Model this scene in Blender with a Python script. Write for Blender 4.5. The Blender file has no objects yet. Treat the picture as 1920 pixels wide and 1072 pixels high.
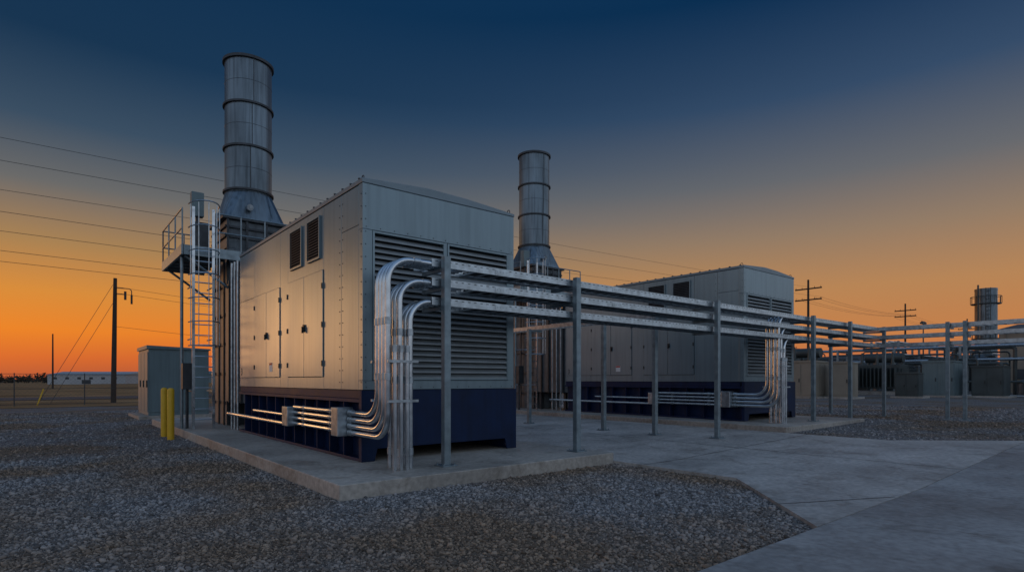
import bpy, math, random
import numpy as np
from mathutils import Vector, Matrix
random.seed(7); np.random.seed(7)
scene=bpy.context.scene
scene.view_settings.view_transform='Standard'
scene.view_settings.look='None'
scene.view_settings.exposure=0
def s2l(c):
    return tuple(((v/255)/12.92 if v/255<=0.04045 else ((v/255+0.055)/1.055)**2.4) for v in c)+(1,)
# ---------------------------------------------------------------- materials
def mat(name,base,rough=.5,metal=0,var=.15,scale=3,bump=0,bscale=40,stretch=(1,1,1),spec=.5,detail=6,col2=None,rvar=0,streak=0):
    m=bpy.data.materials.new(name); m.use_nodes=True
    nt=m.node_tree; N=nt.nodes; L=nt.links
    b=N['Principled BSDF']
    b.inputs['Roughness'].default_value=rough; b.inputs['Metallic'].default_value=metal
    b.inputs['Specular IOR Level'].default_value=spec
    mp=N.new('ShaderNodeMapping'); mp.inputs['Scale'].default_value=stretch
    geo=N.new('ShaderNodeNewGeometry')
    L.new(geo.outputs['Position'],mp.inputs['Vector'])
    nz=N.new('ShaderNodeTexNoise'); nz.inputs['Scale'].default_value=scale; nz.inputs['Detail'].default_value=detail
    L.new(mp.outputs[0],nz.inputs['Vector'])
    r=N.new('ShaderNodeValToRGB'); r.color_ramp.elements[0].position=.3; r.color_ramp.elements[1].position=.7
    a=tuple(v*(1-var) for v in base)+(1,); c=(tuple(col2) if col2 else tuple(min(1,v*(1+var)) for v in base))+(1,)
    r.color_ramp.elements[0].color=a; r.color_ramp.elements[1].color=c
    L.new(nz.outputs['Fac'],r.inputs['Fac']); colout=r.outputs[0]
    if streak:
        mp2=N.new('ShaderNodeMapping'); mp2.inputs['Scale'].default_value=(7,7,.35); L.new(geo.outputs['Position'],mp2.inputs[0])
        n3=N.new('ShaderNodeTexNoise'); n3.inputs['Scale'].default_value=1.6; n3.inputs['Detail'].default_value=7; L.new(mp2.outputs[0],n3.inputs['Vector'])
        mr3=N.new('ShaderNodeMapRange'); mr3.inputs['From Min'].default_value=.45; mr3.inputs['From Max'].default_value=.75
        mr3.inputs['To Min'].default_value=1; mr3.inputs['To Max'].default_value=1-streak; L.new(n3.outputs['Fac'],mr3.inputs['Value'])
        mx=N.new('ShaderNodeMix'); mx.data_type='RGBA'; mx.blend_type='MULTIPLY'; mx.inputs[0].default_value=1
        L.new(colout,mx.inputs[6]); L.new(mr3.outputs[0],mx.inputs[7]); colout=mx.outputs[2]
    L.new(colout,b.inputs['Base Color'])
    if rvar:
        mr=N.new('ShaderNodeMapRange'); mr.inputs['To Min'].default_value=rough-rvar; mr.inputs['To Max'].default_value=rough+rvar
        L.new(nz.outputs['Fac'],mr.inputs['Value']); L.new(mr.outputs[0],b.inputs['Roughness'])
    if bump:
        n2=N.new('ShaderNodeTexNoise'); n2.inputs['Scale'].default_value=bscale; n2.inputs['Detail'].default_value=4
        L.new(geo.outputs['Position'],n2.inputs['Vector'])
        bp=N.new('ShaderNodeBump'); bp.inputs['Strength'].default_value=bump; bp.inputs['Distance'].default_value=.02
        L.new(n2.outputs['Fac'],bp.inputs['Height']); L.new(bp.outputs[0],b.inputs['Normal'])
    return m
M_panel=mat('painted_panel',(.22,.29,.32),.30,.45,.07,1.3,.06,2.5,(1,1,.4),rvar=.06,streak=.16)
M_roof=mat('roof_panel',(.20,.25,.275),.42,.35,.08,1.5)
M_seam=mat('panel_seam',(.05,.06,.068),.6,.2,.1)
M_louver=mat('louver_slat',(.27,.30,.31),.5,.25,.1,4)
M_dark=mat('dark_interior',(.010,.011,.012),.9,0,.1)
M_blue=mat('blue_skid_paint',(.0018,.015,.058),.5,0,.25,2.5,.04,20,spec=.28,rvar=.08,streak=.3)
M_galv=mat('galvanised_steel',(.44,.49,.52),.32,.82,.28,9,.03,60,rvar=.1)
M_pipe=mat('conduit_steel',(.60,.64,.67),.22,.9,.18,6,rvar=.07)
M_post=mat('rack_post_steel',(.23,.285,.31),.40,.55,.22,7,.03,50)
M_stack=mat('weathered_stack_steel',(.155,.195,.225),.34,.72,.36,1.6,.06,7,(1,1,.3),rvar=.1,streak=.5)
M_stackd=mat('dark_steel',(.06,.065,.07),.5,.5,.3,5)
M_house=mat('duct_steel',(.12,.14,.155),.5,.45,.3,3,.04,15,streak=.35)
M_yellow=mat('yellow_paint',(.75,.43,.015),.45,0,.08,6)
M_tan=mat('tan_metal',(.28,.24,.185),.6,.1,.1,1)
M_cab=mat('cabinet_paint',(.15,.205,.215),.5,.2,.08,1,streak=.18)
M_wood=mat('pole_wood',(.05,.036,.027),.85,0,.3,4,.2,30,(6,6,.5))
M_wire=mat('wire',(.03,.03,.03),.6,0,.1)
M_white=mat('white_paint',(.7,.7,.68),.5,0,.05)
M_red=mat('red_label',(.5,.03,.02),.5,0,.05)
M_black=mat('black_rubber',(.02,.02,.02),.5,0,.1)
M_tree=mat('tree_foliage',(.04,.032,.02),.9,0,.4,.3)
M_fardark=mat('process_steel',(.07,.085,.085),.5,.4,.2,1)

def concrete(name,base,stain=.35,seed=0):
    m=bpy.data.materials.new(name); m.use_nodes=True
    nt=m.node_tree;N=nt.nodes;L=nt.links;b=N['Principled BSDF']
    geo=N.new('ShaderNodeNewGeometry'); mp=N.new('ShaderNodeMapping'); mp.inputs['Location'].default_value=(seed,seed*2,0)
    L.new(geo.outputs['Position'],mp.inputs[0])
    n1=N.new('ShaderNodeTexNoise'); n1.inputs['Scale'].default_value=.55; n1.inputs['Detail'].default_value=8; n1.inputs['Roughness'].default_value=.62
    n2=N.new('ShaderNodeTexNoise'); n2.inputs['Scale'].default_value=14; n2.inputs['Detail'].default_value=8
    n3=N.new('ShaderNodeTexNoise'); n3.inputs['Scale'].default_value=160; n3.inputs['Detail'].default_value=2
    n4=N.new('ShaderNodeTexNoise'); n4.inputs['Scale'].default_value=1.7; n4.inputs['Detail'].default_value=10; n4.inputs['Roughness'].default_value=.7; n4.inputs['Distortion'].default_value=.8
    for n in(n1,n2,n3,n4): L.new(mp.outputs[0],n.inputs['Vector'])
    r=N.new('ShaderNodeValToRGB'); e=r.color_ramp.elements
    e[0].position=.32; e[0].color=tuple(v*(1-stain) for v in base)+(1,)
    e[1].position=.66; e[1].color=tuple(v*1.12 for v in base)+(1,)
    L.new(n1.outputs['Fac'],r.inputs[0])
    mx=N.new('ShaderNodeMix'); mx.data_type='RGBA'; mx.blend_type='OVERLAY'; mx.inputs[0].default_value=.5
    L.new(r.outputs[0],mx.inputs[6]); L.new(n2.outputs['Fac'],mx.inputs[7])
    # water stains / tyre dust blotches
    r4=N.new('ShaderNodeValToRGB'); q=r4.color_ramp.elements; q[0].position=.50; q[0].color=(1,1,1,1); q[1].position=.66; q[1].color=(.60,.57,.54,1)
    L.new(n4.outputs['Fac'],r4.inputs[0])
    mx2=N.new('ShaderNodeMix'); mx2.data_type='RGBA'; mx2.blend_type='MULTIPLY'; mx2.inputs[0].default_value=.85
    L.new(mx.outputs[2],mx2.inputs[6]); L.new(r4.outputs[0],mx2.inputs[7])
    L.new(mx2.outputs[2],b.inputs['Base Color'])
    mr=N.new('ShaderNodeMapRange'); mr.inputs['To Min'].default_value=.42; mr.inputs['To Max'].default_value=.8
    L.new(n1.outputs['Fac'],mr.inputs['Value']); L.new(mr.outputs[0],b.inputs['Roughness'])
    bp=N.new('ShaderNodeBump'); bp.inputs['Strength'].default_value=.25; bp.inputs['Distance'].default_value=.006
    L.new(n3.outputs['Fac'],bp.inputs['Height']); 
    bp2=N.new('ShaderNodeBump'); bp2.inputs['Strength'].default_value=.2; bp2.inputs['Distance'].default_value=.02
    L.new(n2.outputs['Fac'],bp2.inputs['Height']); L.new(bp.outputs[0],bp2.inputs['Normal']); L.new(bp2.outputs[0],b.inputs['Normal'])
    return m
M_pad=concrete('pad_concrete',(.44,.395,.34))
M_drive=concrete('driveway_concrete',(.50,.455,.41),.42,5)
M_road=concrete('road_concrete',(.35,.33,.31),.42,11)
M_joint=mat('joint_dark',(.04,.04,.04),.9,0,.1)
M_asph=mat('asphalt',(.06,.06,.06),.85,0,.2,3)

def gravel_mat():
    m=bpy.data.materials.new('gravel'); m.use_nodes=True
    nt=m.node_tree;N=nt.nodes;L=nt.links;b=N['Principled BSDF']; b.inputs['Roughness'].default_value=.9
    geo=N.new('ShaderNodeNewGeometry')
    v=N.new('ShaderNodeTexVoronoi'); v.inputs['Scale'].default_value=34
    v2=N.new('ShaderNodeTexVoronoi'); v2.inputs['Scale'].default_value=9
    n=N.new('ShaderNodeTexNoise'); n.inputs['Scale'].default_value=.35; n.inputs['Detail'].default_value=7
    for q in(v,v2,n): L.new(geo.outputs['Position'],q.inputs['Vector'])
    r=N.new('ShaderNodeValToRGB'); e=r.color_ramp.elements
    e[0].position=.40; e[0].color=(.145,.10,.066,1); e[1].position=.56; e[1].color=(.145,.135,.13,1)
    L.new(n.outputs['Fac'],r.inputs[0])
    sp=N.new('ShaderNodeSeparateColor'); L.new(v.outputs['Color'],sp.inputs[0])
    mr=N.new('ShaderNodeMapRange'); mr.inputs['To Min'].default_value=.35; mr.inputs['To Max'].default_value=1.7
    L.new(sp.outputs[0],mr.inputs['Value'])
    mx=N.new('ShaderNodeMix'); mx.data_type='RGBA'; mx.blend_type='MULTIPLY'; mx.inputs[0].default_value=1
    L.new(r.outputs[0],mx.inputs[6]); L.new(mr.outputs[0],mx.inputs[7]); L.new(mx.outputs[2],b.inputs['Base Color'])
    bp=N.new('ShaderNodeBump'); bp.inputs['Strength'].default_value=.8; bp.inputs['Distance'].default_value=.02; bp.invert=True
    L.new(v.outputs['Distance'],bp.inputs['Height'])
    bp2=N.new('ShaderNodeBump'); bp2.inputs['Strength'].default_value=.5; bp2.inputs['Distance'].default_value=.04; bp2.invert=True
    L.new(v2.outputs['Distance'],bp2.inputs['Height']); L.new(bp.outputs[0],bp2.inputs['Normal']); L.new(bp2.outputs[0],b.inputs['Normal'])
    return m
M_gravel=gravel_mat()
def stone_mat():
    m=bpy.data.materials.new('gravel_stone'); m.use_nodes=True
    nt=m.node_tree;N=nt.nodes;L=nt.links;b=N['Principled BSDF']; b.inputs['Roughness'].default_value=.85
    geo=N.new('ShaderNodeNewGeometry')
    n=N.new('ShaderNodeTexNoise'); n.inputs['Scale'].default_value=.35; n.inputs['Detail'].default_value=7
    L.new(geo.outputs['Position'],n.inputs['Vector'])
    r=N.new('ShaderNodeValToRGB'); e=r.color_ramp.elements
    e[0].position=.40; e[0].color=(.225,.16,.11,1); e[1].position=.56; e[1].color=(.245,.23,.222,1)
    L.new(n.outputs['Fac'],r.inputs[0])
    mr=N.new('ShaderNodeMapRange'); mr.inputs['To Min'].default_value=.35; mr.inputs['To Max'].default_value=1.7
    L.new(geo.outputs['Random Per Island'],mr.inputs['Value'])
    mx=N.new('ShaderNodeMix'); mx.data_type='RGBA'; mx.blend_type='MULTIPLY'; mx.inputs[0].default_value=1
    L.new(r.outputs[0],mx.inputs[6]); L.new(mr.outputs[0],mx.inputs[7]); L.new(mx.outputs[2],b.inputs['Base Color'])
    return m
M_stone=stone_mat()
M_grass=mat('dry_grass',(.26,.155,.075),.95,0,.45,.12,.6,6,(1,1,1),.1,10)

# ---------------------------------------------------------------- mesh helpers
class B:
    def __init__(s): s.v=[]; s.f=[]
    def box(s,x0,x1,y0,y1,z0,z1):
        i=len(s.v); s.v+=[(x0,y0,z0),(x1,y0,z0),(x1,y1,z0),(x0,y1,z0),(x0,y0,z1),(x1,y0,z1),(x1,y1,z1),(x0,y1,z1)]
        s.f+=[(i,i+3,i+2,i+1),(i+4,i+5,i+6,i+7),(i,i+1,i+5,i+4),(i+1,i+2,i+6,i+5),(i+2,i+3,i+7,i+6),(i+3,i,i+4,i+7)]; return s
    def prism(s,pts,vec):
        i=len(s.v); n=len(pts); vec=Vector(vec)
        s.v+=[tuple(p) for p in pts]+[tuple(Vector(p)+vec) for p in pts]
        s.f+=[tuple(range(i+n-1,i-1,-1)),tuple(range(i+n,i+2*n))]
        s.f+=[(i+k,i+(k+1)%n,i+n+(k+1)%n,i+n+k) for k in range(n)]; return s
    def loft(s,rings,cap=True):
        i=len(s.v); n=len(rings[0])
        for r in rings: s.v+=[tuple(p) for p in r]
        for k in range(len(rings)-1):
            for j in range(n):
                s.f.append((i+k*n+j,i+k*n+(j+1)%n,i+(k+1)*n+(j+1)%n,i+(k+1)*n+j))
        if cap:
            s.f.append(tuple(range(i+n-1,i-1,-1))); m=i+(len(rings)-1)*n; s.f.append(tuple(range(m,m+n)))
        return s
    def tube(s,path,r,n=10,cap=True):
        P=[Vector(p) for p in path]; rings=[]
        t=(P[1]-P[0]).normalized(); up=Vector((0,0,1)) if abs(t.z)<.9 else Vector((1,0,0))
        a=t.cross(up).normalized()
        for k,p in enumerate(P):
            if k==0: tt=(P[1]-P[0]).normalized()
            elif k==len(P)-1: tt=(P[-1]-P[-2]).normalized()
            else: tt=((P[k+1]-P[k]).normalized()+(P[k]-P[k-1]).normalized()).normalized()
            a=(a-tt*a.dot(tt)).normalized(); b=tt.cross(a)
            rr=r[k] if isinstance(r,(list,tuple)) else r
            rings.append([p+(a*math.cos(2*math.pi*j/n)+b*math.sin(2*math.pi*j/n))*rr for j in range(n)])
        return s.loft(rings,cap)
    def revolve(s,cx,cy,prof,n=48,cap=True):
        return s.loft([[(cx+r*math.cos(2*math.pi*j/n),cy+r*math.sin(2*math.pi*j/n),z) for j in range(n)] for r,z in prof],cap)
    def obj(s,name,m,parent=None,smooth=False,bevel=0):
        me=bpy.data.meshes.new(name); me.from_pydata(s.v,[],s.f); me.update()
        import bmesh
        bm=bmesh.new(); bm.from_mesh(me); bmesh.ops.recalc_face_normals(bm,faces=bm.faces); bm.to_mesh(me); bm.free()
        me.materials.append(m)
        if smooth:
            me.polygons.foreach_set('use_smooth',[True]*len(me.polygons))
            me.set_sharp_from_angle(angle=math.radians(35))
        o=bpy.data.objects.new(name,me); scene.collection.objects.link(o)
        if parent: o.parent=parent
        if bevel:
            bv=o.modifiers.new('bevel','BEVEL'); bv.width=bevel; bv.segments=2; bv.limit_method='ANGLE'
        return o
def empty(name,loc=(0,0,0)):
    o=bpy.data.objects.new(name,None); o.empty_display_size=.2; scene.collection.objects.link(o); return o
def fillet(pts,r,seg=8):
    P=[Vector(p) for p in pts]; out=[P[0]]
    for i in range(1,len(P)-1):
        a=(P[i-1]-P[i]).normalized(); b=(P[i+1]-P[i]).normalized()
        for k in range(seg+1):
            t=k/seg
            th=t*math.pi/2
            c=P[i]+a*r+b*r
            out.append(c - b*r*math.cos(th) - a*r*math.sin(th))
    out.append(P[-1]); return out

# ---------------------------------------------------------------- ground
XS=[(-3000,0),(9,0),(14.5,.15),(20,.22),(3000,.22)]
def gz(x):
    for (a,za),(b,zb) in zip(XS,XS[1:]):
        if x<=b: return za+(zb-za)*(x-a)/(b-a)
    return .22
def sheet(name,m,x0,x1,y0,y1,dz,parent=None):
    xs=sorted(set([x0,x1]+[x for x,_ in XS if x0<x<x1])); v=[];f=[]
    for x in xs: v+=[(x,y0,gz(x)+dz),(x,y1,gz(x)+dz)]
    for k in range(len(xs)-1): f.append((2*k,2*k+2,2*k+3,2*k+1))
    b=B(); b.v=v; b.f=f; return b.obj(name,m,parent)
sheet('gravel_ground',M_gravel,-3000,3000,-3000,3000,0)
sheet('dry_grass_field',M_grass,-3000,3000,40,3000,.02)
sheet('asphalt_road',M_asph,-800,800,54,63,.05)
def poly_slab(name,m,pts,dz,t=.1,parent=None):
    import bmesh
    bm=bmesh.new(); vs=[bm.verts.new((x,y,0)) for x,y in pts]; bm.faces.new(vs)
    for sx,_ in XS[1:-1]:
        bmesh.ops.bisect_plane(bm,geom=bm.verts[:]+bm.edges[:]+bm.faces[:],plane_co=(sx,0,0),plane_no=(1,0,0))
    for v in bm.verts: v.co.z=gz(v.co.x)+dz
    r=bmesh.ops.extrude_face_region(bm,geom=bm.faces[:])
    for g in r['geom']:
        if isinstance(g,bmesh.types.BMVert): g.co.z-=t
    bmesh.ops.recalc_face_normals(bm,faces=bm.faces)
    me=bpy.data.meshes.new(name); bm.to_mesh(me); bm.free(); me.materials.append(m)
    o=bpy.data.objects.new(name,me); scene.collection.objects.link(o)
    if parent:o.parent=parent
    return o
drv=empty('concrete_driveway')
poly_slab('slab_south',M_drive,[(5.95,2.5),(16.1,2.5),(14.25,4.5),(14.25,9.0),(7.97,9.0),(7.97,4.5)],.05,.12,drv)
poly_slab('slab_north',M_drive,[(7.97,9.012),(14.25,9.012),(14.25,26),(7.97,26)],.05,.12,drv)
road=empty('concrete_road')
x=-30.0
while x<70:
    poly_slab('slab',M_road,[(x+.006,-4.5),(x+4.6-.006,-4.5),(x+4.6-.006,2.488),(x+.006,2.488)],.05,.12,road); x+=4.6
def joint(a,b,w=.016):
    a=Vector((*a,0));b=Vector((*b,0)); n=(b-a).normalized(); p=Vector((-n.y,n.x,0))*w/2
    bb=B(); K=12
    for k in range(K+1):
        c=a+(b-a)*k/K
        for s in(-1,1):
            q=c+p*s; bb.v.append((q.x,q.y,gz(q.x)+.054))
    for k in range(K): bb.f.append((2*k,2*k+1,2*k+3,2*k+2))
    bb.obj('joint',M_joint,drv)
joint((11.1,2.52),(11.1,26)); joint((7.98,6.2),(14.24,6.2)); joint((8.2,2.52),(6.55,3.3)); 
joint((7.98,12.5),(14.24,12.5)); joint((7.98,16.5),(14.24,16.5))
sheet('access_road',M_drive,57,62,-200,39.9,.03)

# stones
def stones(N=290000):
    phi=(1+5**.5)/2
    ico=np.array([(-1,phi,0),(1,phi,0),(-1,-phi,0),(1,-phi,0),(0,-1,phi),(0,1,phi),(0,-1,-phi),(0,1,-phi),(phi,0,-1),(phi,0,1),(-phi,0,-1),(-phi,0,1)])/1.9
    fc=np.array([(0,11,5),(0,5,1),(0,1,7),(0,7,10),(0,10,11),(1,5,9),(5,11,4),(11,10,2),(10,7,6),(7,1,8),(3,9,4),(3,4,2),(3,2,6),(3,6,8),(3,8,9),(4,9,5),(2,4,11),(6,2,10),(8,6,7),(9,8,1)])
    r=np.where(np.random.uniform(0,1,N)<.68,np.random.uniform(3.2,14,N),np.random.uniform(14,34,N)); az=np.radians(np.random.uniform(-48,46,N))
    cx=np.sin(az)*r; cd=np.cos(az)*r
    X=cx*.7743+cd*.6329; Y=-cx*.6329+cd*.7743
    ok=(Y>2.53)&~((X>2.83)&(X<7.98)&(Y>6.83)&(Y<22.6))
    east=(X-5.95)*(4.5-2.5)/(7.97-5.95)+2.5
    ok&=~((X>5.93)&(X<7.99)&(Y<east+.03))
    ok&=~((X>7.95)&(X<14.27)&(Y<26.1)); ok&=~((X>14.2)&(X<16.15)&(Y<4.5-(X-14.25)*2/1.85+.03)); ok&=~((X>14.5)&(X<19.75)&(Y>6.8)&(Y<22.6))
    ok&=~((X>2.8)&(X<5.55)&(Y>25.7)&(Y<29.2))
    X=X[ok];Y=Y[ok];n=len(X)
    sz=np.random.lognormal(math.log(.0088),.46,n).clip(.004,.027)*(1+.032*np.hypot(X,Y))
    Z=np.interp(X,[a for a,_ in XS],[b for _,b in XS])+sz*.2
    # stray stones kicked onto the slab edges
    sc=np.random.uniform(.65,1.25,(n,1,3))*sz[:,None,None]; sc[:,:,2]*=.75
    V=ico[None]*sc*np.random.uniform(.75,1.2,(n,12,1))
    t=np.random.uniform(0,6.28,n); c,s=np.cos(t)[:,None],np.sin(t)[:,None]
    tx=np.random.normal(0,.35,n)[:,None]
    x=V[...,0]*c-V[...,1]*s; y=V[...,0]*s+V[...,1]*c; z=V[...,2]+x*tx
    V=np.stack([x+X[:,None],y+Y[:,None],z+Z[:,None]],-1).reshape(-1,3)
    F=(fc[None]+(np.arange(n)*12)[:,None,None]).reshape(-1)
    me=bpy.data.meshes.new('gravel_stones'); me.vertices.add(len(V)); me.vertices.foreach_set('co',V.ravel())
    me.loops.add(len(F)); me.loops.foreach_set('vertex_index',F)
    me.polygons.add(len(F)//3); me.polygons.foreach_set('loop_start',np.arange(0,len(F),3)); me.polygons.foreach_set('loop_total',np.full(len(F)//3,3))
    me.update(calc_edges=True); me.materials.append(M_stone)
    o=bpy.data.objects.new('gravel_stones',me); scene.collection.objects.link(o)
stones()

# ---------------------------------------------------------------- generator unit
def pad(x0,x1,y0,y1,z0,z1):
    b=B(); b.box(x0,x1,y0,y1,z0,z1); b.obj('concrete_pad',M_pad,None,False,.015)
pad(2.85,7.96,6.85,22.5,-.1,.20)
pad(14.57,19.68,6.87,22.5,0,.31)

def unit(ox,oy,oz):
    X0=3.935+ox; X1=7.03+ox; Y0=8.55+oy; Y1=15.83+oy
    Z0=.20+oz; ZS=1.34+oz; ZT=4.66+oz
    e=empty('generator_enclosure')
    B().box(X0+.03,X1-.03,Y0+.16,Y1-.03,ZS,ZT-.02).obj('core',M_seam,e)
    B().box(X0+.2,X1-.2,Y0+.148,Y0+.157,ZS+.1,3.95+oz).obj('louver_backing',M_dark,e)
    xm=(X0+X1)/2
    b=B(); prof=[(X0-.012,ZT-.03),(X1+.012,ZT-.03),(X1+.012,ZT+.02),(xm+.45,ZT+.095),(xm-.35,ZT+.115),(X0-.012,ZT+.04)]
    b.prism([(x,Y0-.012,z) for x,z in prof],(0,Y1-Y0+.024,0)); b.obj('roof',M_roof,e,False,.008)
    b=B()
    yy=Y0+.1
    while yy<Y1:
        b.box(X0-.02,X0+.05,yy,yy+.03,ZT+.04,ZT+.062); yy+=.33
    b.obj('roof_clips',M_seam,e)
    b=B()
    for (lx,ly) in((X0+.05,Y0+.06),(X1-.05,Y0+.06),(X0+.05,Y1-.1),(X1-.05,Y1-.1)):
        b.tube(fillet([(lx,ly,ZT),(lx,ly,ZT+.11),(lx,ly+.07,ZT+.11),(lx,ly+.07,ZT)],.034,5),.008,6)
    b.obj('lifting_lugs',M_stackd,e,True)
    LX0,LX1,LX2,LX3=4.117+ox,5.457+ox,5.535+ox,6.872+ox
    zl0,zl1=1.50+oz,3.89+oz
    b=B()
    b.box(X0,X1,Y0,Y0+.15,zl1+.012,ZT-.033)
    b.box(X0,X1,Y0,Y0+.15,ZS+.003,zl0-.012)
    b.box(X0,LX0-.014,Y0,Y0+.15,zl0-.009,zl1+.009)
    b.box(LX3+.014,X1,Y0,Y0+.15,zl0-.009,zl1+.009)
    b.box(LX1+.005,LX2-.014,Y0+.004,Y0+.14,zl0-.009,zl1+.009)
    b.obj('front_panels',M_panel,e,False,.004)
    b=B(); s=B()
    for a,c in((LX0,LX1),(LX2,LX3)):
        for (p,q,r_,t_) in((a-.012,a+.02,zl0,zl1),(c-.02,c+.0,zl0,zl1)): b.box(p,q,Y0-.012,Y0+.1,r_,t_)
        b.box(a+.021,c-.021,Y0-.012,Y0+.1,zl1-.03,zl1); b.box(a+.021,c-.021,Y0-.012,Y0+.1,zl0,zl0+.03)
        n=24; dz=(zl1-zl0-.07)/n
        for k in range(n):
            z=zl0+.035+k*dz
            s.prism([(a+.02,Y0-.006,z-.012),(a+.02,Y0-.006,z+.018),(a+.02,Y0+.085,z+.082),(a+.02,Y0+.085,z+.072)],(c-a-.04,0,0))
    b.obj('louver_frames',M_panel,e); s.obj('louver_slats',M_louver,e)
    b=B()
    for k in range(13):
        xx=X0+.06+k*(X1-X0-.12)/12
        b.tube([(xx,Y0-.006,zl1+.05),(xx,Y0+.01,zl1+.05)],.009,6); b.tube([(xx,Y0-.006,ZS+.04),(xx,Y0+.01,ZS+.04)],.009,6)
    for k in range(16):
        zz=ZS+.12+k*.2
        b.tube([(X0+.05,Y0-.006,zz),(X0+.05,Y0+.01,zz)],.009,6)
        b.tube([(X0-.008,Y0+.05,zz),(X0+.01,Y0+.05,zz)],.009,6)
        b.tube([(X0-.008,9.33+oy,zz),(X0+.01,9.33+oy,zz)],.009,6)
        b.tube([(X0-.008,9.45+oy,zz),(X0+.01,9.45+oy,zz)],.009,6)
    b.obj('panel_bolts',M_seam,e)
    rects=[ # y0,y1,z0,z1
     (8.703,9.38,1.343,3.98),(8.703,9.38,3.988,4.615),(9.388,10.17,1.343,4.615),
     (10.178,12.11,3.49,4.615),(10.178,12.11,1.343,1.552),
     (12.118,12.60,1.343,4.615),(12.608,14.50,3.47,4.615),(12.608,14.50,1.343,1.552),
     (14.508,15.79,1.343,1.552),(14.508,15.79,1.561,3.46),(14.508,15.79,3.468,4.615)]
    doors=[(10.182,11.133,1.562,3.481),(11.145,12.105,1.562,3.481),(12.614,13.543,1.562,3.461),(13.555,14.496,1.562,3.461)]
    b=B(); d=B()
    for sx in(0,1):
        for (a,c,z0,z1) in rects:
            if sx==0: b.box(X0,X0+.03,a+oy,c+oy,z0+oz,z1+oz)
            else: b.box(X1-.03,X1,a+oy,c+oy,z0+oz,z1+oz)
        for (a,c,z0,z1) in doors:
            if sx==0: d.box(X0-.018,X0+.03,a+oy+.002,c+oy-.002,z0+oz,z1+oz)
            else: d.box(X1-.03,X1+.018,a+oy+.002,c+oy-.002,z0+oz,z1+oz)
    b.box(X0+.001,X1-.001,Y1-.03,Y1,ZS,ZT-.035)
    b.obj('side_panels',M_panel,e,False,.003); d.obj('access_doors',M_panel,e,False,.004)
    b=B()
    for yy in(10.20,12.09,12.63,14.47):
        for zz in(1.8,2.5,3.2): b.box(X0-.034,X0-.0185,yy+oy-.016,yy+oy+.016,zz+oz-.05,zz+oz+.05)
    for yy in(11.10,13.50):
        b.box(X0-.045,X0-.0185,yy+oy-.04,yy+oy+.04,2.42+oz,2.56+oz)
        b.box(X0-.075,X0-.045,yy+oy-.015,yy+oy+.015,2.40+oz,2.52+oz)
    b.obj('hinges_and_handles',M_black,e)
    v=B(); vb=B(); fr=B()
    for (a,c) in((10.33,10.92),(11.27,11.89)):
        a+=oy;c+=oy; z0=3.74+oz; z1=4.46+oz
        vb.box(X0-.004,X0+.0,a,c,z0,z1)
        fr.box(X0-.04,X0-.005,a-.03,a,z0-.03,z1+.03); fr.box(X0-.04,X0-.005,c,c+.03,z0-.03,z1+.03)
        fr.box(X0-.04,X0-.005,a+.002,c-.002,z1,z1+.03); fr.box(X0-.04,X0-.005,a+.002,c-.002,z0-.03,z0)
        for k in range(14):
            z=z0+.01+k*.051
            v.prism([(X0-.036,a,z),(X0-.036,a,z+.010),(X0-.006,a,z+.038),(X0-.006,a,z+.028)],(0,c-a,0))
    vb.obj('vent_backing',M_dark,e); v.obj('vent_slats',M_stackd,e); fr.obj('vent_frames',M_panel,e)
    b=B(); b.box(X0-.0225,X0-.0185,13.1+oy,13.3+oy,1.68+oz,1.88+oz); b.obj('label_plate',M_white,e)
    b=B(); b.box(X0-.0255,X0-.023,13.105+oy,13.295+oy,1.83+oz,1.875+oz); b.obj('label_header',M_red,e)
    cu=bpy.data.curves.new('unit_number','FONT'); cu.body='3'; cu.size=.26; cu.extrude=.001
    o=bpy.data.objects.new('unit_number',cu); cu.materials.append(M_black); scene.collection.objects.link(o); o.parent=e
    o.matrix_world=Matrix.Translation((X0-.004,15.72+oy,1.62+oz))@Matrix(((0,0,-1,0),(-1,0,0,0),(0,1,0,0),(0,0,0,1)))
    sk=B()
    sk.box(X0+.02,X1-.02,Y0+.12,Y1,ZS-.14,ZS-.003)
    sk.box(X0-.03,X0+.12,Y0+.06,Y1,Z0+.003,Z0+.05)
    sk.box(X1-.12,X1+.03,Y0+.06,Y1,Z0+.003,Z0+.05)
    sk.box(X0-.03,X0+.12,Y0+.06,Y1,ZS-.20,ZS-.142)
    sk.box(X1-.12,X1+.03,Y0+.06,Y1,ZS-.20,ZS-.142)
    sk.box(X0+.13,X0+.16,Y0+.1,Y1,Z0+.01,ZS-.142); sk.box(X1-.16,X1-.13,Y0+.1,Y1,Z0+.01,ZS-.142)
    yy=Y0+.07
    while yy<Y1:
        for (xa,xb) in((X0-.022,X0+.129),(X1-.129,X1+.022)): sk.box(xa,xb,yy,yy+.025,Z0+.052,ZS-.202)
        yy+=.605
    zb=Z0+.20
    sk.prism([(X0-.035,Y0-.035,Z0+.003),(X0+.19,Y0-.035,Z0+.003),(X0+.24,Y0-.035,zb),(X1-.24,Y0-.035,zb),(X1-.19,Y0-.035,Z0+.003),(X1+.035,Y0-.035,Z0+.003),(X1+.035,Y0-.035,ZS-.006),(X0-.035,Y0-.035,ZS-.006)],(0,.03,0))
    sk.box(X0-.035,X1+.035,Y0-.004,Y0+.055,ZS-.10,ZS-.008)
    sk.box(X0-.033,X0+.16,Y0-.003,Y0+.056,Z0+.004,ZS-.102); sk.box(X1-.16,X1+.033,Y0-.003,Y0+.056,Z0+.004,ZS-.102)
    sk.obj('steel_skid',M_blue,e,False,.004)
    sk=B(); sk.box(X0+.17,X1-.17,Y0+.5,Y1-.1,Z0+.2,Z0+.5); sk.obj('skid_underframe',M_dark,e)

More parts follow.
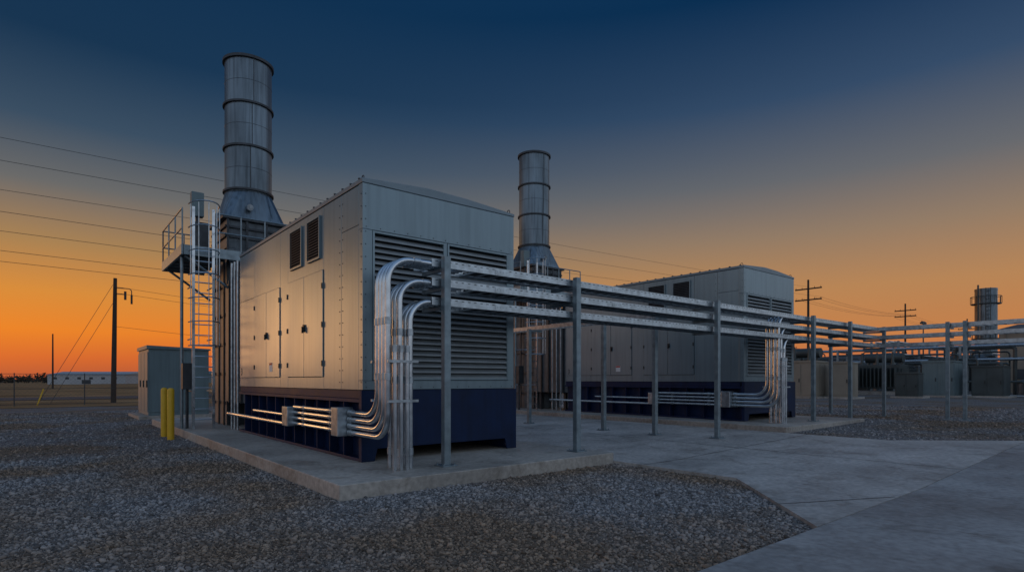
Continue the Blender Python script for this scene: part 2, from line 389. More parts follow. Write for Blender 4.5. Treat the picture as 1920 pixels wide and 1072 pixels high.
    # -------- exhaust stack + duct
    cx,cy=X0+.973,Y0+10.21
    s=empty('exhaust_stack'); 
    def zz(z): return z+oz
    R=.66
    b=B(); b.revolve(cx,cy,[(R,zz(7.07)),(R,zz(11.1)),(R-.02,zz(11.1)),(R-.02,zz(9.5))],48,False); b.obj('flue',M_stack,s,True)
    b=B()
    for z in(7.15,8.45,9.74):
        b.revolve(cx,cy,[(R+.002,zz(z)-.028),(R+.055,zz(z)-.028),(R+.055,zz(z)+.028),(R+.002,zz(z)+.028)],48,False)
    b.revolve(cx,cy,[(R+.002,zz(11.04)),(R+.06,zz(11.04)),(R+.06,zz(11.12)),(R-.03,zz(11.12))],48,False)
    b.obj('stack_flanges',M_stackd,s,True)
    b=B()
    for k,(z0,z1) in enumerate(((7.2,8.4),(8.5,9.7),(9.8,11.0))):
        a=math.radians(-100+k*4); px,py=cx+R*math.cos(a),cy+R*math.sin(a)
        b.tube([(px,py,zz(z0)),(px,py,zz(z1))],.013,6)
        b.revolve(cx,cy,[(R+.001,zz((z0+z1)/2)-.006),(R+.004,zz((z0+z1)/2)),(R+.001,zz((z0+z1)/2)+.006)],48,False)
    b.obj('weld_seams',M_stackd,s,True)
    n=32; hw=.86
    def sq(h,z):
        out=[]
        for j in range(n):
            a=2*math.pi*(j+.5)/n; c_,s_=math.cos(a),math.sin(a); q=h/max(abs(c_),abs(s_)); out.append((cx+c_*q,cy+s_*q,z))
        return out
    ci=[(cx+R*math.cos(2*math.pi*(j+.5)/n),cy+R*math.sin(2*math.pi*(j+.5)/n),zz(7.1)) for j in range(n)]
    b=B(); b.loft([sq(hw,zz(6.2)),ci]); b.obj('transition_cone',M_stack,s)
    b=B(); b.box(cx-hw-.07,cx+hw+.07,cy-hw-.07,cy+hw+.07,zz(6.12),zz(6.198)); b.obj('transition_flange',M_stackd,s)
    b=B(); b.tube([(cx-.2,cy-.80,zz(6.55)),(cx-.2,cy-.95,zz(6.52))],.09,16); b.obj('inspection_port',M_galv,s,True)
    b=B(); b.box(cx-.8,cx+.8,cy-.8,cy+.8,zz(5.3),zz(6.118))
    b.box(cx-.75,cx+.75,cy-.82,cy+.84,Z0+.003,zz(5.298)); b.obj('silencer_housing',M_house,s,False,.01)
    b=B()
    for k in range(6):
        z=zz(.8+k*.85); b.box(cx-.82,cx+.82,cy-.88,cy+.9,z,z+.07)
    for sx in(-.79,-.27,.27,.74):
        b.box(cx+sx-.03,cx+sx+.03,cy-.91,cy-.885,Z0+.01,zz(6.1))
    for sy in(-.7,-.1,.5): b.box(cx-.87,cx-.825,cy+sy-.03,cy+sy+.03,Z0+.01,zz(5.2))
    b.box(cx-.86,cx+.86,cy-.86,cy+.86,zz(5.6),zz(5.66)); b.box(cx-.86,cx+.86,cy-.86,cy+.86,zz(5.88),zz(5.94))
    b.obj('stiffener_bars',M_stackd,s)
    b=B(); b.box(X0+.12,X0+2.2,Y1+.01,cy-.93,zz(.9),zz(4.2)); b.obj('exhaust_duct',M_house,s,False,.01)
    b=B()
    for k in range(4): 
        y=Y1+.2+k*.42; b.box(X0+.07,X0+2.25,y,y+.05,zz(.88),zz(4.25))
    b.box(X0+.3,X0+.42,Y1+.3,Y1+.42,Z0+.003,zz(.88)); b.box(X0+.3,X0+.42,cy-1.2,cy-1.08,Z0+.003,zz(.88)); b.box(X0+1.9,X0+2.0,Y1+.3,Y1+.42,Z0+.003,zz(.88))
    b.obj('duct_stiffeners',M_stackd,s)
    b=B()
    for k,q in enumerate((.02,.12,.22)): b.tube([(X0+.02-k*.02,Y1+.25+q*2.2,Z0+.003),(X0+.02-k*.02,Y1+.25+q*2.2,zz(4.6))],.028,8)
    b.obj('riser_pipes',M_galv,s,True)

    # -------- platform, rails
    p=empty('service_platform')
    PX0,PX1=X0-1.03,X0+2.3; PY0,PY1=Y0+8.75,Y0+11.8; PZ=zz(4.98)
    b=B()
    b.box(PX0,PX1,PY0,cy-.93,PZ-.04,PZ); b.box(PX0,cx-.9,cy-.926,PY1,PZ-.04,PZ)
    b.obj('grating_deck',M_stackd,p)
    b=B()
    b.box(PX0-.02,PX1,PY0-.06,PY0-.004,PZ-.16,PZ+.10); b.box(PX0-.06,PX0-.004,PY0-.06,PY1+.06,PZ-.16,PZ+.10)
    b.box(PX0,cx-.9,PY1+.004,PY1+.06,PZ-.16,PZ+.10)
    for k in range(5): 
        y=PY0+.5+k*.55; b.box(PX0,cx-.9,y,y+.06,PZ-.14,PZ-.045)
    b.obj('edge_beams',M_post,p)
    def rail(b,pts,n):
        for a,c in zip(pts,pts[1:]):
            for h in(.55,1.06): b.tube([(a[0],a[1],PZ+h),(c[0],c[1],PZ+h)],.02,8)
            for k in range(n+1):
                t=k/n; x=a[0]+(c[0]-a[0])*t; y=a[1]+(c[1]-a[1])*t
                b.tube([(x,y,PZ-.1),(x,y,PZ+1.06)],.02,8)
    b=B(); lx0=X0-.88; lx1=X0-.30
    rail(b,[(PX0-.03,PY0-.03),(PX0-.03,PY1+.03)],3); rail(b,[(PX0-.03,PY1+.03),(cx-.9,PY1+.03)],2)
    rail(b,[(lx1+.05,PY0-.03),(PX1,PY0-.03)],4)
    b.obj('guard_rail',M_post,p,True)
    b=B()
    b.tube([(PX0+.05,PY0+.1,PZ-.16),(cx-.8,PY0+.1,zz(4.0))],.035,8); b.tube([(PX0+.05,PY1-.3,PZ-.16),(cx-.8,PY1-.3,zz(4.0))],.035,8)
    b.tube([(PX0+.02,PY0+.35,Z0+.003),(PX0+.02,PY0+.35,PZ-.16)],.04,8)
    b.obj('braces',M_post,p,True)
    b=B(); b.box(PX0+.2,PX0+.5,PY0+.03,PY0+.25,zz(5.9),zz(6.55)); b.obj('instrument_box',M_cab,p,False,.01)
    b=B(); b.box(PX0+.24,PX0+.62,PY0+.02,PY0+.3,zz(5.05),zz(5.75)); b.tube([(PX0+.36,PY0+.14,zz(5.7)),(PX0+.36,PY0+.14,zz(5.95))],.05,8)
    b.obj('instrument_housing',M_stackd,p,False,.01)
    # ladder
    l=empty('access_ladder'); ly=PY0-.2
    b=B()
    for x in(lx0+.05,lx1-.05): b.box(x-.035,x+.035,ly-.015,ly+.015,Z0+.003,PZ+1.1)
    z=Z0+.25
    while z<PZ: b.tube([(lx0+.08,ly,z),(lx1-.08,ly,z)],.017,6); z+=.28
    b.obj('ladder_rungs',M_pipe,l)
    b=B()
    z=zz(2.4)
    cxm=(lx0+lx1)/2
    while z<PZ+1.15:
        b.tube([(cxm+.36*math.cos(a),ly-.02-.62*math.sin(a),z) for a in [math.pi*k/10 for k in range(11)]],.016,6); z+=.62
    for k in(1,3,5,7,9):
        a=math.pi*k/10; b.tube([(cxm+.36*math.cos(a),ly-.02-.62*math.sin(a),zz(2.4)),(cxm+.36*math.cos(a),ly-.02-.62*math.sin(a),PZ+1.1)],.012,6)
    for z in(zz(1.2),zz(2.6),zz(4.0)):
        for x in(lx0+.05,lx1-.05): b.tube([(x,ly,z),(x,ly+.75,z)],.018,6)
    b.obj('ladder_cage',M_galv,l,True)
    b=B(); b.box(lx0-.15,lx0+.1,ly+.3,ly+.65,zz(1.25),zz(1.95)); b.tube([(lx0-.02,ly+.45,Z0+.003),(lx0-.02,ly+.45,zz(1.25))],.04,8); b.obj('junction_box',M_stackd,l,False,.01)

    # -------- conduits
    c=empty('electrical_conduits')
    TZ=[3.255,2.965,2.675]
    b=B(); col=B()
    xr=5.2+ox
    bx=X0-.10
    for i in range(4):
        z=Z0+.46+.105*i; y=7.50+oy+.105*i
        b.tube(fillet([(bx,8.82+oy,z),(bx,y,z),(bx,y,TZ[0]),(xr,y+.03,TZ[0])],.36,10),.043,12)
        b.tube([(bx,9.1+oy,z),(bx,11.42+oy,z)],.034,10)
        for yy in(9.6,10.9): col.tube([(bx,yy+oy-.05,z),(bx,yy+oy+.05,z)],.043,10)
        col.tube([(bx,8.70+oy,z),(bx,8.8+oy,z)],.058,12)
        for q in(1.55,2.35): col.tube([(bx,y,q-.05),(bx,y,q+.05)],.052,12)
        col.tube([(bx+.42,y+.0,TZ[0]),(bx+.52,y+.0,TZ[0])],.052,12)
    for g_,xx in((1,X0+.105),(2,X0+.275)):
        for i in range(3):
            y=7.53+oy+.14*i
            b.tube(fillet([(xx,y,Z0),(xx,y,TZ[g_]),(xr,y,TZ[g_])],.33,10),.043,12)
            for q in(.45,1.5,2.2): col.tube([(xx,y,q-.05+oz),(xx,y,q+.05+oz)],.052,12)
            col.tube([(xx+.38,y,TZ[g_]),(xx+.48,y,TZ[g_])],.052,12)
    for i in range(3):
        xx=X0-.03+.1*i; b.tube([(xx,7.42+oy,Z0),(xx,7.42+oy,1.9+oz)],.028,10); col.tube([(xx,7.42+oy,1.9+oz),(xx,7.42+oy,2.0+oz)],.036,10)
    b.tube([(X0-.1,11.76+oy,Z0+.42),(X0-.1,16.6+oy,Z0+.42)],.04,10); b.tube([(X0-.1,11.76+oy,Z0+.6),(X0-.1,14.2+oy,Z0+.6)],.03,10)
    b.obj('conduit_pipes',M_pipe,c,True); col.obj('couplings',M_galv,c,True)
    b=B()
    for q in(1.18,1.75):
        b.box(X0-.16,X0+.33,7.375+oy,7.39+oy,q+oz,q+oz+.035); b.box(X0-.16,X0+.33,7.90+oy,7.92+oy,q+oz,q+oz+.035)
    b.obj('conduit_straps',M_galv,c)
    b=B(); b.box(X0-.30,X0-.04,8.82+oy,9.10+oy,Z0+.40,Z0+.86); b.box(X0-.24,X0-.04,11.42+oy,11.75+oy,Z0+.40,Z0+.78)
    b.obj('junction_boxes',M_galv,c,False,.012)
unit(0,0,0)
unit(11.715,.05,.11)

# ---------------------------------------------------------------- cable tray rack
rk=empty('cable_tray_rack')
TT=[3.33,3.04,2.75]
def tray_x(xa,xb,ya,yb,zt):
    b=B()
    for y,s in((ya,1),(yb,-1)):
        b.box(xa,xb,min(y,y+s*.004),max(y,y+s*.004),zt-.115,zt)
        b.box(xa,xb,min(y+s*.0045,y+s*.03),max(y+s*.0045,y+s*.03),zt-.006,zt); b.box(xa,xb,min(y+s*.0045,y+s*.03),max(y+s*.0045,y+s*.03),zt-.115,zt-.109)
    x=xa+.1
    while x<xb: b.box(x,x+.035,ya+.006,yb-.006,zt-.104,zt-.085); x+=.25
    x=xa+1.2
    while x<xb:
        b.box(x,x+.28,ya-.006,ya-.001,zt-.1,zt-.015)
        for q in(.05,.11,.17,.23): b.tube([(x+q,ya-.013,zt-.057),(x+q,ya-.005,zt-.057)],.009,6)
        x+=2.9
    b.obj('tray_ladder',M_galv,rk)
    s=B(); x=xa+.06
    while x<xb:
        s.box(x,x+.045,ya-.0025,ya-.0012,zt-.032,zt-.022); x+=.12
    s.obj('tray_slots',M_dark,rk)
    c=B()
    for k in range(5):
        y=ya+.08+k*(yb-ya-.16)/4
        P=[]; x=xa+.9
        while x<xb: P.append((x,y+random.uniform(-.012,.012),zt-.06+random.uniform(-.004,.004))); x+=.9
        c.tube(P,.022,6)
    c.obj('tray_cables',M_black,rk,True)
YA,YB=7.47,8.02
for zt in TT: tray_x(4.55,23.1,YA,YB,zt)
def post(x,y,ztop,zb,arms,ydir=1,ln=.66):
    b=B()
    w=.055
    b.box(x-w,x+w,y-.05,y-.042,zb+.02,ztop)
    b.box(x-w,x-w+.008,y-.0415,y+.045,zb+.02,ztop); b.box(x+w-.008,x+w,y-.0415,y+.045,zb+.02,ztop)
    b.box(x-.045,x+.045,y+.0,y+.008,zb+.02,ztop-.002)
    for a in arms:
        b.box(x-.03,x+.03,y+.05,y+ln,a-.175,a-.118) if ydir==1 else b.box(x+.06,x+ln,y-.03,y+.03,a-.175,a-.118)
    b.box(x-.13,x+.13,y-.13,y+.13,zb,zb+.018)
    for sx in(-.095,.095):
        for sy in(-.095,.095): b.tube([(x+sx,y+sy,zb+.018),(x+sx,y+sy,zb+.05)],.012,6)
    b.obj('post',M_post,rk,False)
for x,zb in((4.74,.203),(7.56,.203),(12.23,gz(12.23)+.053),(17.3,.313),(19.95,.225),(22.9,.225)):
    post(x,7.38,3.36,zb,TT)
for zt in TT:
    b=B()
    for x in(22.62,23.16):
        b.box(x,x+.004,-30,7.46,zt-.115,zt)
    y=-29.9
    while y<7.4: b.box(22.63,23.15,y,y+.035,zt-.104,zt-.085); y+=.25
    b.obj('tray_ladder',M_galv,rk)
for y in(5.45,5.0,1.2,-3,-7): post(22.5,y,3.36,.222,TT,2,.6)
post(23.3,9.3,3.36,.222,[]); 
for y in(8.9,10.6,13.7,17): post(11.9,y,3.1,gz(11.9)+.053,[3.2],2,.5)
b=B()
for x in(12.0,12.4): b.box(x,x+.005,8.1,19,3.08,3.19)
y=8.2
while y<19: b.box(12.006,12.399,y,y+.035,3.09,3.11); y+=.3
b.obj('branch_tray',M_galv,rk)

# ---------------------------------------------------------------- bollards
def bollard(x,y,h=1.28,r=.08):
    b=B(); z=gz(x)-.05
    b.revolve(x,y,[(r,z),(r,z+h),(r*.93,z+h+.03),(r*.7,z+h+.055),(r*.35,z+h+.068)],24); b.obj('bollard',M_yellow,None,True)
bollard(2.52,17.66); bollard(2.51,16.6)
def cabinet(x0,x1,y0,y1,h,m,z=None,door='y',slope=.08):
    e=empty('electrical_cabinet'); z=gz(x0) if z is None else z
    B().box(x0-.35,x1+.2,y0-.35,y1+.2,z-.05,z+.12).obj('base_slab',M_pad,e)
    B().box(x0,x1,y0,y1,z+.124,z+h).obj('body',m,e,False,.01)
    b=B(); b.prism([(x0-.06,y0-.06,z+h+.003),(x1+.06,y0-.06,z+h+.003),(x1+.06,y0-.06,z+h+.06),(x0-.06,y0-.06,z+h+.06+slope)],(0,y1-y0+.12,0)); b.obj('roof',m,e)
    b=B(); n=max(1,round((x1-x0)/.9)); w=(x1-x0)/n
    for k in range(n): b.box(x0+k*w+.04,x0+(k+1)*w-.04,y0-.025,y0-.002,z+.25,z+h-.12)
    n=max(1,round((y1-y0)/.9)); w=(y1-y0)/n
    for k in range(n): b.box(x0-.025,x0-.002,y0+k*w+.04,y0+(k+1)*w-.04,z+.25,z+h-.12)
    b.obj('doors',m,e,False,.006)
    b=B()
    for k in range(n): b.box(x0-.06,x0-.026,y0+k*w+.1,y0+k*w+.15,z+h*.45,z+h*.55)
    b.obj('handles',M_black,e)
cabinet(3.19,5.3,26.1,28.9,2.7,M_cab)
cabinet(41.2,43.6,17.5,20.2,2.5,M_tan,.22)
cabinet(42.0,43.5,15.6,16.9,2.4,M_tan,.22)

# ---------------------------------------------------------------- utility poles + wires
def pole(x,y,h,arms,lean=(0,0),r=.15,armlen=1.2,axis='y',thick=.06):
    e=empty('utility_pole')
    z=gz(x)
    b=B(); b.tube([(x,y,z-.1),(x+lean[0]*.5,y+lean[1]*.5,h*.5),(x+lean[0],y+lean[1],h)],[r,r*.85,r*.65],12); b.obj('shaft',M_wood,e,True)
    b=B()
    for a in arms:
        if axis=='y': b.box(x-.06+lean[0]*a/h,x+.06+lean[0]*a/h,y-armlen,y+armlen,a-thick,a+thick)
        else: b.box(x-armlen,x+armlen,y-.06,y+.06,a-thick,a+thick)
        for s in(-1,-.5,.5,1):
            yy=y+s*armlen*.93
            if axis=='y': b.tube([(x,yy,a+thick),(x,yy,a+thick+.22)],[.05,.03],6)
            else: b.tube([(x+s*armlen*.93,y,a+thick),(x+s*armlen*.93,y,a+thick+.22)],[.05,.03],6)
    if arms: b.obj('crossarms',M_wood,e)
    return e
e=pole(3.63,45.6,8.15,[],( .1,0),.16)
b=B(); b.tube(fillet([(3.7,45.5,7.5),(4.6,45.3,7.5),(4.6,45.3,6.9)],.2,5),.03,6); b.tube([(4.25,45.3,7.3),(4.25,45.3,6.75)],.07,8); b.tube([(4.6,45.3,7.1),(4.6,45.3,6.5)],.06,8)
b.tube([(3.7,45.5,7.1),(4.3,45.3,7.1)],.03,6)
b.obj('cutout_and_arm',M_wire,e,True)
b=B(); b.tube([(3.6,45.6,7.7),(-.2,43.4,.05)],.012,5); b.tube([(3.6,45.6,6.5),(.4,45.0,.05)],.012,5); b.obj('guy_wires',M_wire,e)
b=B(); b.tube([(-.2,43.4,.03),(.1,43.6,1.0)],.04,6); b.obj('guy_guard',M_yellow,e)
W=40
pole(92,W,17,[15.6,13.9],(0,0),.22,2.0,'y',.1); pole(136,W,17,[15.6,14.4],(0,0),.22,1.9,'y',.1)
pole(182,W,17,[15.6,14.4],(0,0),.22,1.9,'y',.1); pole(-48,W,15,[14.3,12.9],(0,0),.22,2)
w=empty('power_lines')
def wire(a,c,sag,r=.016,n=24):
    a=Vector(a);c=Vector(c); P=[]
    for k in range(n+1):
        t=k/n; p=a+(c-a)*t; p.z-=sag*4*t*(1-t); P.append(p)
    B().tube(P,r,4,False).obj('wire',M_wire,w)
for (zl,zr,dy) in((14.4,15.9,0),(12.7,14.2,-1.8),(12.0,13.9,1.8),(11.0,10.5,-1),(10.4,9.9,1),(9.3,8.2,-.5),(8.9,7.8,.5)):
    wire((-48,W+dy,zl),(92,W+dy,zr),.9,.012)
for dy in(-1.8,-.9,.9,1.8):
    for (x0,x1) in((92,136),(136,182)): wire((x0,W+dy,14.2),(x1,W+dy,14.6),.7,.016)
for zz_,dy in((7.6,0),(7.2,0),(5.0,0)): wire((3.7,45.6,zz_),(60,50,zz_-.5),1.0,.010)
for (x,y,h) in((-6,118,9),(1.5,128,9.5),(30,210,10),(44,220,10),(150,60,12),(128,80,12),(220,100,14)): pole(x,y,h,[h-.8],(0,0),.15,1.1)

# ---------------------------------------------------------------- fence left
f=empty('wire_fence'); b=B()
x=-30
while x<40: b.tube([(x,43,0),(x,43,1.9)],.03,6); x+=3.2
for h in(.1,1.0,1.85): b.tube([(-30,43,h),(40,43,h)],.012,4)
x=-30
while x<40:
    b.tube([(x,43,.1),(x+1.75,43,1.85)],.0028,3,False); b.tube([(x,43,1.85),(x+1.75,43,.1)],.0028,3,False); x+=.22
b.obj('posts_and_wires',M_stackd,f)

# ---------------------------------------------------------------- distant buildings & trees
def shed(name,cx,cy,lx,ly,h,rh,m,mr,rot=0):
    e=empty(name)
    b=B(); b.box(-lx/2,lx/2,-ly/2,ly/2,-.3,h); o1=b.obj('walls',m,e)
    b=B(); b.prism([(-lx/2-.3,-ly/2-.3,h+.003),(-lx/2-.3,ly/2+.3,h+.003),(-lx/2-.3,0,h+rh)],(lx+.6,0,0)); b.obj('roof',mr,e)
    b=B(); x=-lx/2+2
    while x<lx/2-2:
        b.box(x,x+1.2,-ly/2-.03,-ly/2-.003,h*.5,h*.75); x+=4
    b.box(-1.5,1.5,-ly/2-.05,-ly/2-.031,0,h*.45)
    b.obj('windows_and_doors',M_seam,e)
    e.location=(cx,cy,.2); e.rotation_euler=(0,0,rot)
M_pale=mat('pale_sheeting',(.40,.41,.42),.6,.1,.1,.2)
shed('warehouse',16,245,26,14,3.0,1.2,M_pale,M_pale,math.radians(-39))
shed('warehouse',-22,230,14,10,2.2,.6,M_pale,M_pale,math.radians(-39))
shed('warehouse',60,300,50,18,4.0,1.5,M_cab,M_cab,math.radians(-20))
def treeline():
    V=[];F=[]
    rng=np.random.RandomState(3)
    for seg in range(420):
        ang=math.radians(rng.uniform(-52,62)); d=rng.uniform(330,620)
        cx=math.sin(ang)*d; cd=math.cos(ang)*d
        X=cx*.7743+cd*.6329; Y=-cx*.6329+cd*.7743
        H=rng.uniform(2.0,4.6); Wd=rng.uniform(6,20)
        for k in range(90):
            p=rng.normal(0,1,3); p/=np.linalg.norm(p); p*=rng.uniform(.4,1)**.5
            c=np.array([X+p[0]*Wd/2,Y+p[1]*Wd/2,.2+H*.5+p[2]*H*.5])
            i=len(V); q=rng.normal(0,.55,(4,3)); 
            for r in q: V.append(tuple(c+r))
            F+= [(i,i+1,i+2),(i,i+2,i+3)]
    me=bpy.data.meshes.new('distant_tree_line'); me.from_pydata(V,[],F); me.materials.append(M_tree)
    o=bpy.data.objects.new('distant_tree_line',me); scene.collection.objects.link(o)
treeline()

# ---------------------------------------------------------------- right background plant
G=.22
def tower(cx,cy,r,h):
    e=empty('process_tower')
    b=B(); b.revolve(cx,cy,[(r,G),(r,h-.3),(r*1.02,h-.3),(r*1.02,h),(r*.5,h+.02)],32); b.obj('column',M_stack,e,True)
    b=B()
    for z,w_ in((h-2.4,.5),(h*.5,.4)):
        b.revolve(cx,cy,[(r+.02,z),(r+w_,z),(r+w_,z+.12),(r+.02,z+.12)],20,False)
        for k in range(14):
            a=2*math.pi*k/14; b.tube([(cx+(r+w_)*math.cos(a),cy+(r+w_)*math.sin(a),z+.1),(cx+(r+w_)*math.cos(a),cy+(r+w_)*math.sin(a),z+1.2)],.04,4)
        b.revolve(cx,cy,[(r+w_-.03,z+1.15),(r+w_+.03,z+1.15),(r+w_+.03,z+1.22),(r+w_-.03,z+1.22)],20,False)
    a=math.radians(200); lx,ly=cx+(r+.3)*math.cos(a),cy+(r+.3)*math.sin(a)
    for s in(-.3,.3): b.tube([(lx,ly+s,G),(lx,ly+s,h)],.05,4)
    z=G+.5
    while z<h: b.tube([(lx,ly-.3,z),(lx,ly+.3,z)],.03,4); z+=.6
    b.obj('platforms_and_ladder',M_fardark,e)
    b=B(); b.tube([(cx-r-.4,cy+.6,G),(cx-r-.4,cy+.6,h+.5)],.12,8); b.obj('riser_pipe',M_fardark,e,True)
tower(113.5,22.6,1.4,15.6)
e=empty('tan_metal_building')
B().box(77,100,-14,14.2,G-.2,6.6).obj('walls',M_tan,e)
b=B(); b.prism([(76.5,14.7,6.603),(100.5,14.7,6.603),(88.5,14.7,8.0)],(0,-29.2,0)); b.obj('roof',M_seam,e)
b=B(); b.box(76.9,76.997,8.8,10.0,G,2.4); b.box(76.9,76.997,2,6.5,G,4.2); b.box(76.9,76.997,11.6,13.0,1.6,2.6); b.obj('doors_and_windows',M_seam,e)
b=B()
y=-13.9
while y<14: b.box(76.93,76.99,y,y+.06,G+.01,6.5) if not(1.9<y<6.6 or 8.7<y<10.1 or 11.5<y<13.1) else None; y+=.6
b.obj('wall_ribs',M_tan,e)
b=B(); b.box(75.8,76.89,8.4,10.4,2.75,2.85); b.obj('door_canopy',M_seam,e)
def transformer(x,y,s=1):
    e=empty('power_transformer')
    B().box(x-.4,x+3.2*s,y-.4,y+5*s,G,G+.3).obj('plinth',M_pad,e)
    B().box(x,x+2.4*s,y,y+4.4*s,G+.5,G+2.9*s).obj('tank',M_fardark,e,False,.03)
    b=B()
    for k in range(12): b.box(x-.55,x-.003,y+.2+k*.34*s,y+.26+k*.34*s,G+.7,G+2.6*s)
    for k in range(6): b.box(x+.2+k*.34,x+.26+k*.34,y-.6,y-.003,G+.7,G+2.5*s)
    b.obj('radiator_fins',M_fardark,e)
    b=B(); b.tube([(x+1.9,y+.3,G+3.6*s),(x+1.9,y+3.6*s,G+3.6*s)],.42,14)
    for k in range(3): b.tube([(x+.8,y+.8+k*1.2,G+2.9*s),(x+.8,y+.8+k*1.2,G+3.3*s),(x+.8,y+.8+k*1.2,G+4.1*s)],[.16,.12,.07],8)
    for q in(.6,3.0): b.tube([(x+1.9,y+q,G+2.8*s),(x+1.9,y+q,G+3.3*s)],.08,6)
    b.obj('conservator_and_bushings',M_fardark,e,True)
def frame_rack(x0,x1,y0,y1,h,levels,n,name='pipe_rack'):
    e=empty(name); b=B()
    for k in range(n+1):
        x=x0+(x1-x0)*k/n; y=y0+(y1-y0)*k/n
        dx,dy=(0,2.4) if abs(x1-x0)>abs(y1-y0) else (2.4,0)
        for s in(0,1): b.box(x+dx*s-.09,x+dx*s+.09,y+dy*s-.09,y+dy*s+.09,G,h)
        for L_ in levels: b.box(min(x,x+dx)-.08,max(x,x+dx)+.08,min(y,y+dy)-.08,max(y,y+dy)+.08,L_-.1,L_)
    b.obj('frames',M_post,e)
    b=B()
    for L_ in levels:
        for q in(.3,.8,1.4,2.0):
            o=(0,q) if abs(x1-x0)>abs(y1-y0) else (q,0)
            b.tube([(x0+o[0],y0+o[1],L_+.11),(x1+o[0],y1+o[1],L_+.11)],.09 if q!=.8 else .14,8)
    b.obj('pipes',M_galv,e,True)
transformer(49.5,21.0,1.0); transformer(56.5,17.0,.9); transformer(53.0,24.5,.85)
frame_rack(64,64,-6,30,4.6,[3.2,4.4],7)
frame_rack(66,110,20,20,5.4,[4.0,5.2],7)
cabinet(52.0,54.2,12.2,14.2,2.6,M_cab,G); cabinet(53.0,55.2,9.6,11.4,2.2,M_fardark,G)
cabinet(47.5,48.6,13.2,14.6,1.7,M_fardark,G); cabinet(55.8,57.0,5.2,7.4,1.9,M_cab,G)
def tank(x,y,l,r,ang=0):
    e=empty('horizontal_tank'); a=Vector((x,y,G+r+.5)); d=Vector((math.cos(ang),math.sin(ang),0))
    P=[a-d*.35*r,a-d*.2*r,a,a+d*l,a+d*(l+.2*r),a+d*(l+.35*r)]
    B().tube(P,[r*.4,r*.8,r,r,r*.8,r*.4],24).obj('shell',M_white,e,True)
    b=B()
    for t in(.2,.8): p=a+d*l*t; b.box(p.x-.25,p.x+.25,p.y-.5,p.y+.5,G,G+.8)
    b.obj('saddles',M_fardark,e)
tank(58,27.5,4,.8,math.radians(-40)); tank(66,24,5,.9,math.radians(-40))
for (x,y) in((51.5,15.1),(52.0,14.6),(52.5,14.1),(46,21.5)): bollard(x,y,1.2,.1)
# piping clusters, vessels, skids
e=empty('process_piping'); b=B(); b2=B()
rng=random.Random(5)
for k in range(110):
    x=rng.uniform(62,100); y=rng.uniform(16,34) if x>74 else rng.uniform(4,34); h=rng.uniform(1.2,5.0); l=rng.uniform(1,5)
    b.tube(fillet([(x,y,G),(x,y,h),(x,y+l,h),(x,y+l,G)],.25,4),rng.choice((.07,.1,.15)),8)
    if k%5==0: b2.tube([(x+.6,y,G),(x+.6,y,G+h*.8),(x+.6,y,G+h*.8+.25)],[.6,.6,.25],14)
    if k%4==0: b2.box(x-1.2,x+.3,y-.8,y+.6,G,G+rng.uniform(.8,2.4))
b.obj('pipes',M_fardark,e,True); b2.obj('vessels_and_skids',M_house,e,False,.03)
shed('equipment_shed',84,30,12,9,3.6,1.0,M_tan,M_seam,math.radians(60))
shed('equipment_shed',120,40,16,9,4.2,1.2,M_cab,M_seam,math.radians(50))
def mast(x,y,h):
    e=empty('light_mast'); b=B(); b.tube([(x,y,G),(x,y,h)],[.09,.05],8); b.box(x-.5,x+.5,y-.06,y+.06,h-.1,h); b.box(x-.55,x-.2,y-.15,y+.15,h-.28,h-.103); b.box(x+.2,x+.55,y-.15,y+.15,h-.28,h-.103); b.obj('mast_and_lamps',M_fardark,e)
mast(70,19,7.5); mast(72,33,8); mast(60,9,6.5)

# ---------------------------------------------------------------- world
wd=bpy.data.worlds.new('World'); scene.world=wd; wd.use_nodes=True
nt=wd.node_tree;N=nt.nodes;L=nt.links; N.clear()
out=N.new('ShaderNodeOutputWorld'); bg=N.new('ShaderNodeBackground')
tc=N.new('ShaderNodeTexCoord'); sep=N.new('ShaderNodeSeparateXYZ'); L.new(tc.outputs['Generated'],sep.inputs[0])
def ramp(stops):
    r=N.new('ShaderNodeValToRGB'); cr=r.color_ramp
    while len(cr.elements)<len(stops): cr.elements.new(.5)
    for e_,(p,c) in zip(cr.elements,stops): e_.position=p; e_.color=s2l(c)
    L.new(sep.outputs[2],r.inputs[0]); return r
RA=ramp([(0,(168,80,56)),(.03,(208,98,46)),(.068,(230,126,36)),(.12,(212,136,54)),(.185,(164,126,80)),(.26,(100,102,103)),(.335,(50,74,96)),(.43,(10,48,78)),(.62,(10,46,80)),(.8,(66,98,135)),(1,(95,124,162))])  # both dusk ramps rise again overhead: added fill light, out of frame
RB=ramp([(0,(176,98,74)),(.03,(188,108,68)),(.07,(194,126,74)),(.14,(182,132,86)),(.22,(146,123,102)),(.30,(102,104,109)),(.405,(52,75,104)),(.53,(4,44,80)),(.62,(14,54,92)),(.8,(72,104,145)),(1,(95,126,164))])
RC=ramp([(0,(138,142,154)),(.1,(172,180,192)),(.22,(182,194,210)),(.4,(166,183,206)),(.65,(126,149,180)),(1,(95,126,164))])  # sky behind the camera, brightened as unseen fill for ground and walls
sx,sy=-.2,.98
def math_(op,a,b=None,clamp=False):
    m=N.new('ShaderNodeMath'); m.operation=op; m.use_clamp=clamp
    for i,v in enumerate((a,b)):
        if v is None: continue
        if isinstance(v,(int,float)): m.inputs[i].default_value=v
        else: L.new(v,m.inputs[i])
    return m.outputs[0]
x,y=sep.outputs[0],sep.outputs[1]
hl=math_('SQRT',math_('ADD',math_('MULTIPLY',x,x),math_('ADD',math_('MULTIPLY',y,y),1e-5)))
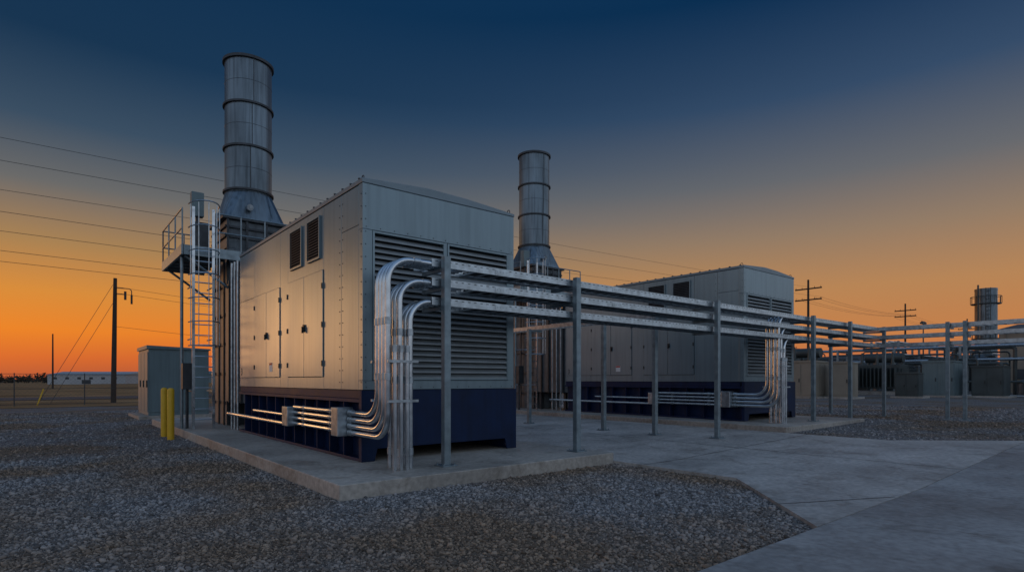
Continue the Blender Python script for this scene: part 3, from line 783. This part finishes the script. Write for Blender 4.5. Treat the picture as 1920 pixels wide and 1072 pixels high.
dot=math_('DIVIDE',math_('ADD',math_('MULTIPLY',x,sx),math_('MULTIPLY',y,sy)),hl)
fA=math_('POWER',math_('MAXIMUM',dot,0),1.5,True)
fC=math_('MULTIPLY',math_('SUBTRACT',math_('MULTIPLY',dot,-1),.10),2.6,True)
fD=math_('MULTIPLY',math_('SUBTRACT',math_('DIVIDE',math_('MULTIPLY',x,-1),hl),.40),1.6,True)  # added pale sky sector, unseen to the left, cools light on side walls
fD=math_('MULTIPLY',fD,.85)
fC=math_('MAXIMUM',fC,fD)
m1=N.new('ShaderNodeMix'); m1.data_type='RGBA'; L.new(fA,m1.inputs[0]); L.new(RB.outputs[0],m1.inputs[6]); L.new(RA.outputs[0],m1.inputs[7])
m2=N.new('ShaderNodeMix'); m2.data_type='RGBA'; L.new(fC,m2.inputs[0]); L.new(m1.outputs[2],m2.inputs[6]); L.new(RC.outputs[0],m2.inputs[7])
sky=N.new('ShaderNodeTexSky'); sky.sky_type='NISHITA'; sky.sun_disc=False
sky.sun_elevation=math.radians(1.5); sky.sun_rotation=math.atan2(sx,sy)
ad=N.new('ShaderNodeMix'); ad.data_type='RGBA'; ad.blend_type='ADD'; ad.inputs[0].default_value=.004
L.new(m2.outputs[2],ad.inputs[6]); L.new(sky.outputs[0],ad.inputs[7])
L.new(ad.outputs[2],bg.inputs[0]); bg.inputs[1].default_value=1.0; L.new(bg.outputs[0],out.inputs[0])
sd=bpy.data.lights.new('sun','SUN'); sd.energy=.15; sd.angle=math.radians(14); sd.color=(1,.55,.25)
so=bpy.data.objects.new('sun',sd); scene.collection.objects.link(so)
dirv=Vector((-.35,.94,.06)); so.rotation_euler=dirv.to_track_quat('Z','Y').to_euler()

# ---------------------------------------------------------------- camera
cd=bpy.data.cameras.new('camera'); cam=bpy.data.objects.new('camera',cd); scene.collection.objects.link(cam)
cam.location=(0,0,1.5); cam.rotation_euler=(math.pi/2,0,-math.atan2(.6329,.7743))
cd.sensor_width=36; cd.lens=36*1079/1920; cd.shift_y=176/1920; cd.clip_end=6000; cd.clip_start=.05
scene.camera=cam
